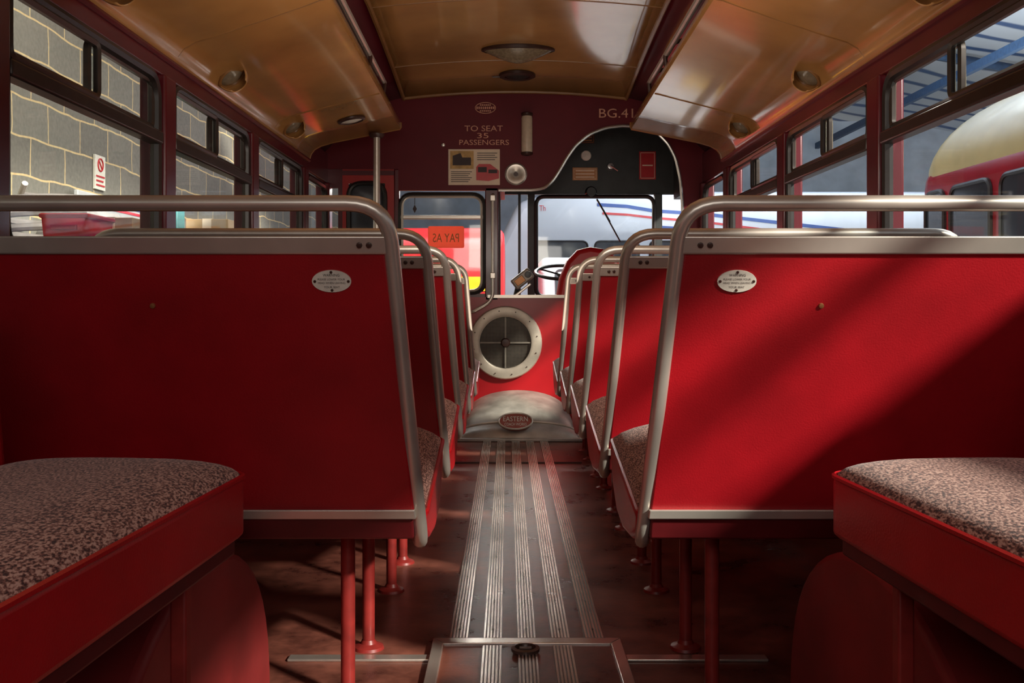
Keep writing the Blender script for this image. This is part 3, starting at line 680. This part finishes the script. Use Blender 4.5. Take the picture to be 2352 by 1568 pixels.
# ------------------------------------------------------------------ floor details
TW = .043
def tread_base(x, y0, y1, w=TW, zb=0): return box(nb(), x-w/2, x+w/2, y0, y1, zb, zb+.003)
def ribs(x, y0, y1, w=TW, zb=0):
    bm = nb(); n = 6; st = w/n
    for k in range(n):
        a = x-w/2+st*(k+.5); h = st*.36
        prism(bm, [(a-h, .002), (a-h*.8, .006), (a+h*.8, .006), (a+h, .002)], lambda p, q: Vector((p, y0+.002, q+zb)), lambda p, q: Vector((p, y1-.002, q+zb)))
    return bm
od = ['leftmost', 'second from the left', 'middle', 'second from the right', 'rightmost']
for k in range(5):
    x = -.150+.075*k
    t = tag(obj('tread_strip', tread_base(x, 2.26, 5.43), M['tread_base']), 'ribbed metal tread strip along the aisle floor, %s of five' % od[k], 'tread strip', 'aisle tread strips')
    obj('ribs', ribs(x, 2.26, 5.43), M['tread'], t, sharp=25)
    for i in range(14): obj('screw', lathe(nb(), [(0,.0075),(.0028,.007),(.0034,.004)], 8, Matrix.Translation((x, 2.32+.22*i, 0))), M['tread_base'], t)
h = thing('floor_hatch', 'metal framed access hatch in the aisle floor nearest the camera', 'hatch', (0, 1.95, 0))
hx = .205
obj('lid', box(nb(), -hx+.02, hx-.02, 1.50, 2.21, 0, .008), M['floor'], h)
for x in (-.075, 0, .075):
    ch = obj('tread_strip', tread_base(x, 1.52, 2.19, TW, .008), M['tread_base'], h); obj('ribs', ribs(x, 1.52, 2.19, TW, .008), M['tread'], ch, sharp=25)
for q in (((-hx, 2.24), (hx, 2.24), (hx-.025, 2.205), (-hx+.025, 2.205)), ((-hx, 2.24), (-hx+.025, 2.205), (-hx+.025, 1.505), (-hx, 1.47)), ((hx, 2.24), (hx, 1.47), (hx-.025, 1.505), (hx-.025, 2.205)), ((-hx, 1.47), (-hx+.025, 1.505), (hx-.025, 1.505), (hx, 1.47))):
    obj('frame_side', prism(nb(), q, lambda a, b: Vector((a, b, 0)), lambda a, b: Vector((a, b, .013))), M['tread'], h, bev=.002)
c = at(1207, 1507, 2.15); lift = obj('lifting_ring', lathe(nb(), [(.03,.014),(.03,.02),(.022,.022),(.018,.016),(.018,.012)], 24, Matrix.Translation((c.x, 2.155, 0))), M['tread_base'], h)
obj('ring_centre', box(nb(), c.x-.014, c.x+.014, 2.149, 2.161, .013, .021), M['tread_base'], lift, bev=.002)
bm = nb(); box(bm, -.50, -hx, 2.125, 2.155, 0, .006); tag(obj('floor_strip', bm, M['tread'], bev=.002), 'flat metal joint strip on the floor left of the hatch', 'floor strip', 'floor joint strips')
bm = nb(); box(bm, hx, .50, 2.125, 2.155, 0, .006); tag(obj('floor_strip', bm, M['tread'], bev=.002), 'flat metal joint strip on the floor right of the hatch', 'floor strip', 'floor joint strips')
tag(obj('floor_joint', box(nb(), -.30, .30, 4.72, 4.75, 0, .005), M['brown'], bev=.001), 'dark joint bar across the aisle before the engine cover', 'floor strip')

# ------------------------------------------------------------------ garage outside
GZ = -.55
struct('floor_garage', box(nb(), -2.6, 14, -4, 24, GZ-.1, GZ), M['ground'])
struct('wall_garage', box(nb(), -2.65, -2.45, -3, 24, GZ, 4.6), M['blocks'])
struct('wall_back', box(nb(), -2.6, 14, 22, 22.2, GZ, 4.6), M['wallsheet'])
rf = sroot('ceiling_garage', (5, 14, 4.6))
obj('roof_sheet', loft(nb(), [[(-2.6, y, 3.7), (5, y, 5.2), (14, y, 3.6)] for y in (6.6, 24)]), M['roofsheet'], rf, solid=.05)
obj('sun_shield_roof', box(nb(), -2.6, .4, -4, 6.6, 3.7, 3.78), M['wallsheet'], rf)  # added out of view to keep the sun off the block wall
for y in (8.2, 12, 16.5): obj('roof_beam', loft(nb(), [[(-2.6, y, 3.6), (5, y, 5.1), (14, y, 3.5)], [(-2.6, y, 3.46), (5, y, 4.96), (14, y, 3.36)]]), M['beam'], rf, solid=.08)
for x in (3.2, 6.6): obj('roof_purlin', box(nb(), x-.04, x+.04, 6.6, 22, 4.2-.12*abs(x-5), 4.32-.12*abs(x-5)), M['beam'], rf)
# work bench and clutter on the left
SB = .94
sh = thing('work_bench', 'long grey timber bench against the block wall outside the left windows', 'bench', (-2.05, 4.6, GZ))
obj('top', box(nb(), -2.44, -1.55, 2.2, 7.6, SB-.05, SB), M['shelf'], sh, bev=.004)
for x in (-2.38, -1.62):
    for y in (2.3, 4.9, 7.5): obj('leg', box(nb(), x-.03, x+.03, y-.03, y+.03, GZ, SB-.05), M['shelf'], sh)
def crate(x, y, w, d, h_, label):
    t = thing('plastic_crate', label, 'crate', (x, y, SB))
    bm = nb(); pr = lambda k, z: [(x-w/2*k, y-d/2*k, z), (x+w/2*k, y-d/2*k, z), (x+w/2*k, y+d/2*k, z), (x-w/2*k, y+d/2*k, z), (x-w/2*k, y-d/2*k, z)]
    loft(bm, [pr(.9, SB+.004), pr(1, SB+h_)]); bm.faces.new([bm.verts.new(p) for p in pr(.9, SB+.004)[:4]])
    obj('tub', bm, M['redplastic'], t, solid=.006)
    obj('rim', tube(nb(), pr(1.02, SB+h_)[:4], .010, 6, True), M['redplastic'], t)
    for k in (-1, 1): obj('handle', box(nb(), x-.05, x+.05, y+k*(d/2+.004)-.008, y+k*(d/2+.004)+.008, SB+h_*.6, SB+h_*.75), M['redplastic'], t, bev=.003)
crate(-1.74, 4.05, .17, .26, .135, 'red plastic crate on the bench outside the nearest left window')
def carton(x, y, w, d, h_, label, word=None, z=SB):
    t = thing('cardboard_box', label, 'box', (x, y, z))
    obj('carton', box(nb(), x-w/2, x+w/2, y-d/2, y+d/2, z+.002, z+h_), M['card'], t, bev=.004)
    obj('flap', box(nb(), x-w/2, x+w/2, y-.004, y+.004, z+h_, z+h_+.004), M['paper'], t)
    obj('tape', box(nb(), x-.025, x+.025, y-d/2-.002, y+d/2+.002, z+h_*.7, z+h_+.002), M['paper'], t)
    if word:
        bm = nb(); text_into(bm, word, x, z+h_*.55, w*.55, h_*.28); obj('lettering', bm, M['ink'], t, mx=facing(0, y-d/2-.003, 0), rec=False)
carton(-1.72, 4.45, .20, .28, .16, 'plain cardboard box on the bench just beyond the red crate')
carton(-1.74, 5.95, .24, .34, .27, 'cardboard box marked PAY on the bench outside the second left window', 'PAY')
# heap of folded sheets
rows = []; rn = random.Random(7)
for i in range(13):
    v = i/12; row = []
    for j in range(11):
        u = j/10; e0 = (math.sin(PI*u)**.45)*(math.sin(PI*v)**.45)
        row.append((-2.39+.36*u, 4.97+.60*v, SB+.003+e0*(.33+.07*math.sin(7*v+3*u)+.05*math.sin(11*u+5*v)+rn.uniform(-.015, .015))))
    rows.append(row)
tag(obj('dust_sheet', loft(nb(), rows), M['sheet'], sharp=70), 'rumpled grey dust sheet heaped on the bench against the block wall', 'sheet')
t = thing('tool_box', 'red metal tool box on the bench at the left picture edge', 'tool box', (-2.2, 3.95, SB))
obj('body', box(nb(), -2.38, -2.12, 3.86, 4.24, SB+.002, SB+.25), M['redplastic'], t, bev=.01)
obj('lid', box(nb(), -2.39, -2.11, 3.85, 4.25, SB+.25, SB+.29), M['grey'], t, bev=.01)
obj('handle', tube(nb(), fillet([(-2.25, 3.95, SB+.285), (-2.25, 3.95, SB+.34), (-2.25, 4.15, SB+.34), (-2.25, 4.15, SB+.285)], .02, 4), .01, 8), M['black'], t)
t = thing('hose_coil', 'grey rubber hose coiled on the bench outside the nearest left window', 'hose', (-2.16, 4.72, SB))
hp = [(-2.18+(.17+.004*(k % 5))*math.cos(k*.35), 4.70+(.19)*math.sin(k*.35), SB+.02+.0036*k) for k in range(80)]
obj('coil', tube(nb(), hp, .018, 7), M['hose'], t); obj('nozzle', tube(nb(), [Vector(hp[-1]), Vector(hp[-1])+Vector((.05, -.06, .05))], .014, 8), M['alu'], t)
t = thing('pry_bar', 'black pry bar leaning upright against the block wall', 'tool', (-2.3, 4.45, SB))
obj('shaft', tube(nb(), fillet([(-2.33, 4.44, SB+.01), (-2.40, 4.33, SB+.52), (-2.42, 4.31, SB+.58), (-2.40, 4.28, SB+.60)], .03, 4), .014, 8), M['black'], t)
t = thing('jerry_can', 'teal plastic jerry can on the bench outside the second left window', 'can', (-1.90, 5.60, SB))
obj('body', box(nb(), -1.98, -1.80, 5.42, 5.60, SB+.002, SB+.36), M['teal'], t, bev=.03)
obj('cap', lathe(nb(), [(.028,0),(.028,.03),(0,.032)], 14, Matrix.Translation((-1.84, 5.47, SB+.355))), M['black'], t)
obj('handle', tube(nb(), fillet([(-1.90, 5.46, SB+.355), (-1.90, 5.46, SB+.40), (-1.90, 5.57, SB+.40), (-1.90, 5.57, SB+.355)], .02, 3), .011, 8), M['teal'], t)
t = thing('reflection_board', 'added white board imitating a striped coach reflection, propped on the bench below the sign', 'board', (-2.40, 6.3, SB))  # added board; its stripes imitate a coach reflected in the windows
obj('panel', box(nb(), -2.425, -2.40, 5.62, 6.9, SB+.001, 1.36), M['offwhite'], t, bev=.006)
for z0, m_ in ((1.315, 'blue'), (1.285, 'stripe_red')): obj('stripe', box(nb(), -2.402, -2.397, 5.63, 6.89, z0, z0+.016), M[m_], t)
t = thing('warning_sign', 'small white upright sign with a red ring on the block wall', 'sign', (-2.44, 6.0, 1.40))
bm = nb(); box(bm, -2.447, -2.435, 5.94, 6.09, 1.40, 1.60); obj('board', bm, M['plate'], t)
obj('red_ring', tube(nb(), [(-2.433, 6.015+a, 1.545+b) for a, b in ell(.036, .036, 24)], .005, 6, True), M['redplastic'], t)
obj('red_bar', tube(nb(), [(-2.433, 5.99, 1.57), (-2.433, 6.04, 1.52)], .0045, 6), M['redplastic'], t)
for k in range(3): obj('text_line', box(nb(), -2.435, -2.431, 5.955, 6.075-.02*(k % 2), 1.42+.026*k, 1.429+.026*k), M['redplastic'], t)

# vehicles
def wheels(t, pts, r, w, axis):
    for (x, y) in pts:
        rot = Matrix.Rotation(PI/2, 4, 'Y') if axis == 'x' else Matrix.Rotation(PI/2, 4, 'X')
        wl = obj('wheel', lathe(nb(), [(0,-w/2),(r*.8,-w/2),(r,-w/2+.03),(r,w/2-.03),(r*.8,w/2),(0,w/2)], 28, Matrix.Translation((x, y, GZ+r)) @ rot), M['tyre'], t)
        obj('hub_cap', lathe(nb(), [(0,-w/2-.02),(r*.45,-w/2-.01),(r*.5,-w/2+.01),(r*.5,w/2-.01),(r*.45,w/2+.01),(0,w/2+.02)], 20, Matrix.Translation((x, y, GZ+r)) @ rot), M['alu'], wl)
t = thing('striped_coach', 'white coach with blue and red stripes parked across the front', 'coach', (3, 15.2, GZ))
bm = nb(); pr = [(-.25, -.2), (-.35, .5), (-.2, 1.5), (.1, 2.1), (.6, 2.25), (6.4, 2.25), (6.6, 2.1), (6.6, -.2)]
prism(bm, pr, lambda a, b: Vector((a, 14, b)), lambda a, b: Vector((a, 16.4, b)))
obj('body', bm, M['white'], t, bev=.12, seg=4)
def stripe(m, pts, wdt):
    bm = nb(); up = [(a, b+wdt/2) for a, b in pts]; dn_ = [(a, b-wdt/2) for a, b in pts[::-1]]
    prism(bm, up+dn_, lambda a, b: Vector((a, 13.985, b)), lambda a, b: Vector((a, 14.01, b))); obj('stripe', bm, m, t)
sp = lambda L_: [(ax(a, 14), az(b, 14)) for a, b in L_]
stripe(M['blue'], sp([(1372,470),(1440,474),(1500,484),(1620,492),(1760,508),(2050,540)]), .045)
stripe(M['stripe_red'], sp([(1384,490),(1440,493),(1500,500),(1620,510),(1760,528),(2050,562)]), .03)
stripe(M['blue'], sp([(1500,520),(1620,528),(1760,540),(1900,552),(2050,566)]), .035)
for a, b in ((.30, 1.05), (1.15, 1.75), (1.9, 3.0), (3.15, 4.25), (4.4, 5.5)):
    w_ = obj('window', prism(nb(), rrect(a, b, .85, 1.56, .08), lambda p, q: Vector((p, 13.98, q)), lambda p, q: Vector((p, 14.01, q))), M['glassdark'], t)
    obj('window_trim', tube(nb(), [(p, 13.985, q) for p, q in rrect(a, b, .85, 1.56, .08)], .015, 6, True), M['rubber'], w_)
wheels(t, [(.9, 14.2), (5.2, 14.2), (.9, 16.2), (5.2, 16.2)], .45, .28, 'y')
bm = nb(); text_into(bm, 'Th', ax(1246, 14), az(478, 14), .085, .075); obj('lettering', bm, M['stripe_red'], t, mx=facing(0, 13.98, 0), rec=False)
def car(label, x, y, col, nm, h0=1.45, w=1.7, van=False):
    t = thing(nm, label, 'van' if van else 'car', (x, y, GZ))
    if van: pr = [(0,.25),(0,h0+.30),(.12,h0+.42),(2.9,h0+.42),(3.4,.95+.3),(4.0,1.05),(4.05,.3)]
    else: pr = [(0,.3),(.02,.95),(.35,h0*.95),(.6,h0),(2.0,h0),(2.8,.95),(3.9,.8),(4.0,.3)]
    obj('body', prism(nb(), pr, lambda a, b: Vector((x-w/2, y+a, GZ+b)), lambda a, b: Vector((x+w/2, y+a, GZ+b))), col, t, bev=.07, seg=4)
    if van:
        obj('rear_window', prism(nb(), rrect(x-w*.38, x+w*.30, GZ+h0-.52, GZ+h0-.16, .05), lambda a, b: Vector((a, y-.012, b)), lambda a, b: Vector((a, y+.05, b))), M['glassdark'], t)
        obj('yellow_band', box(nb(), x-w*.46, x+w*.46, y-.010, y+.03, GZ+h0-.12, GZ+h0+.0), M['yellow'], t)
    else:
        za, zb = 1.0, h0*.93; fy = lambda b: y+.02+.33*(b-.95)/(h0*.95-.95)-.012
        obj('rear_window', prism(nb(), rrect(x-w*.42, x+w*.42, za, zb, .06), lambda a, b: Vector((a, fy(b), GZ+b)), lambda a, b: Vector((a, fy(b)+.05, GZ+b))), M['glassdark'], t)
    obj('bumper', box(nb(), x-w/2-.01, x+w/2+.01, y-.08, y+.1, GZ+.32, GZ+.46), M['alu'], t, bev=.02)
    for k in (-1, 1): obj('tail_lamp', box(nb(), x+k*w*.43-.06, x+k*w*.43+.06, y-.025, y+.05, GZ+.68, GZ+.86), M['stripe_red'], t, bev=.01)
    obj('number_plate', box(nb(), x-.26, x+.26, y-.02, y+.02, GZ+.54, GZ+.65), M['yellow'], t)
    wheels(t, [(x-w/2+.14, y+.8), (x+w/2-.14, y+.8), (x-w/2+.14, y+3.1), (x+w/2-.14, y+3.1)], .32, .2, 'x')
    return t
car('red van with a yellow band seen through the front left window', -.72, 8.6, M['redplastic'], 'van', 1.50, 1.3, van=True)
car('white car in front of the striped coach seen through the windscreen', 1.12, 9.4, M['white'], 'car', 1.72)
# red and cream vintage bus at the right, its rounded end towards us
t = thing('vintage_bus', 'red bus with a cream domed roof outside the nearest right window', 'bus', (7, 7.5, GZ))
EX, EY0, EY1 = 3.40, 6.2, 8.7
bm = nb(); box(bm, EX, 10.5, EY0, EY1, GZ+.35, 1.95); obj('body', bm, M['busred'], t, bev=.30, seg=6)
bm = nb(); rows = []
for k in range(12):
    a = PI/2*k/11; ins = .85*(1-math.cos(a)); z = 1.74+.66*math.sin(a)
    rows.append([(q.x, q.y, z) for q in fillet([(EX+.02+ins*.9, EY0+.02+ins, 0), (10.4, EY0+.02+ins, 0), (10.4, EY1-.02-ins, 0), (EX+.02+ins*.9, EY1-.02-ins, 0)], .34, 6, True)])
    rows[-1].append(rows[-1][0])
loft(bm, rows); bm.faces.new([bm.verts.new(p) for p in rows[-1][:-1]]); obj('roof', bm, M['buscream'], t, sharp=60)
obj('waist_rail', box(nb(), EX-.012, EX+.02, EY0+.3, EY1-.3, .98, 1.03), M['maroon'], t, bev=.006)
for a, b in ((6.52, 7.12), (7.28, 7.93), (8.05, 8.40)):
    w_ = obj('window', prism(nb(), rrect(a, b, 1.13, 1.62, .10), lambda p, q: Vector((EX-.01, p, q)), lambda p, q: Vector((EX+.03, p, q))), M['glassdark'], t)
    obj('window_trim', tube(nb(), [(EX-.012, p, q) for p, q in rrect(a, b, 1.13, 1.62, .10)], .018, 6, True), M['rubber'], w_)
wheels(t, [(EX+1.6, EY0+.18), (8.6, EY0+.18), (EX+1.6, EY1-.18), (8.6, EY1-.18)], .48, .26, 'y')

# ------------------------------------------------------------------ light
w = bpy.data.worlds.new('World'); S.world = w; w.use_nodes = True
n = w.node_tree.nodes; l = w.node_tree.links; bg = n['Background']
tc = n.new('ShaderNodeTexCoord'); sp_ = n.new('ShaderNodeSeparateXYZ'); cr = n.new('ShaderNodeValToRGB')
l.new(tc.outputs['Generated'], sp_.inputs[0]); l.new(sp_.outputs['Z'], cr.inputs['Fac'])
cr.color_ramp.elements[0].color = (.34, .32, .30, 1); cr.color_ramp.elements[1].color = (.72, .80, .95, 1); cr.color_ramp.elements[1].position = .5
l.new(cr.outputs['Color'], bg.inputs['Color']); bg.inputs['Strength'].default_value = .85
def light(kind, loc, d, energy, col, size=1, sy=None):
    L_ = bpy.data.lights.new(kind.lower()+'_light', kind); L_.energy = energy; L_.color = col
    o = bpy.data.objects.new(kind.lower()+'_light', L_); COL.objects.link(o); o.location = loc
    o.rotation_euler = Vector(d).to_track_quat('-Z', 'Y').to_euler()
    if kind == 'AREA':
        L_.shape = 'RECTANGLE'; L_.size = size; L_.size_y = sy or size
    if kind == 'SUN': L_.angle = math.radians(5.0)
    return o
light('SUN', (6, -4, 6), (-1, 1.0, -.82), 9, (1, .92, .80))
light('AREA', (-1.5, 4.2, 3.4), (-.5, 0, -1), 180, (1, .92, .78), .6, 7)
light('AREA', (2.5, 10.5, 4.0), (0, .35, -1), 115, (.92, .96, 1), 6, 3)
light('AREA', (-.2, 7.1, 3.2), (0, .75, -1), 55, (.95, .97, 1), 2.4, .8)  # added lamp, brightens the vehicles ahead of the bus
light('AREA', (0, 7.35, 1.68), (0, -1, -.32), 48, (1, .95, .87), 1.5, .15)  # added lamp hidden behind the header, backlights the notice and gives aisle sheen
light('AREA', (4.2, 4.5, 4.0), (.05, .5, -1), 130, (.95, .97, 1), 3, 3)
light('AREA', (4.0, 11.5, 1.9), (0, .1, 1), 560, (.90, .95, 1), 5, 3)  # added up-light, brightens the garage roof
light('AREA', (0, 3.1, .98), (0, .25, 1), 8, (1, .86, .70), .4, 3.4)  # added fill in the aisle, lifts the ceiling and racks
light('AREA', (0, 2.3, 1.25), (0, 1, .08), 5, (1, .88, .75), .8, .4)  # added fill facing forward, brightens the bulkhead
light('AREA', (0, -.5, 1.3), (0, 1, -.25), 6.5, (1, .93, .86), 1.4, .4)  # added fill at the unseen rear window, lifts the near seat backs

cam = bpy.data.cameras.new('camera'); co = bpy.data.objects.new('camera', cam); COL.objects.link(co)
co.location = (CX, 0, CH); co.rotation_euler = (PI/2, 0, 0)
cam.sensor_width = 36; cam.lens = 36; cam.shift_x = 10/2352; cam.shift_y = -94/2352; cam.clip_start = .02
S.camera = co
S.view_settings.view_transform = 'Standard'
S.view_settings.look = 'None'
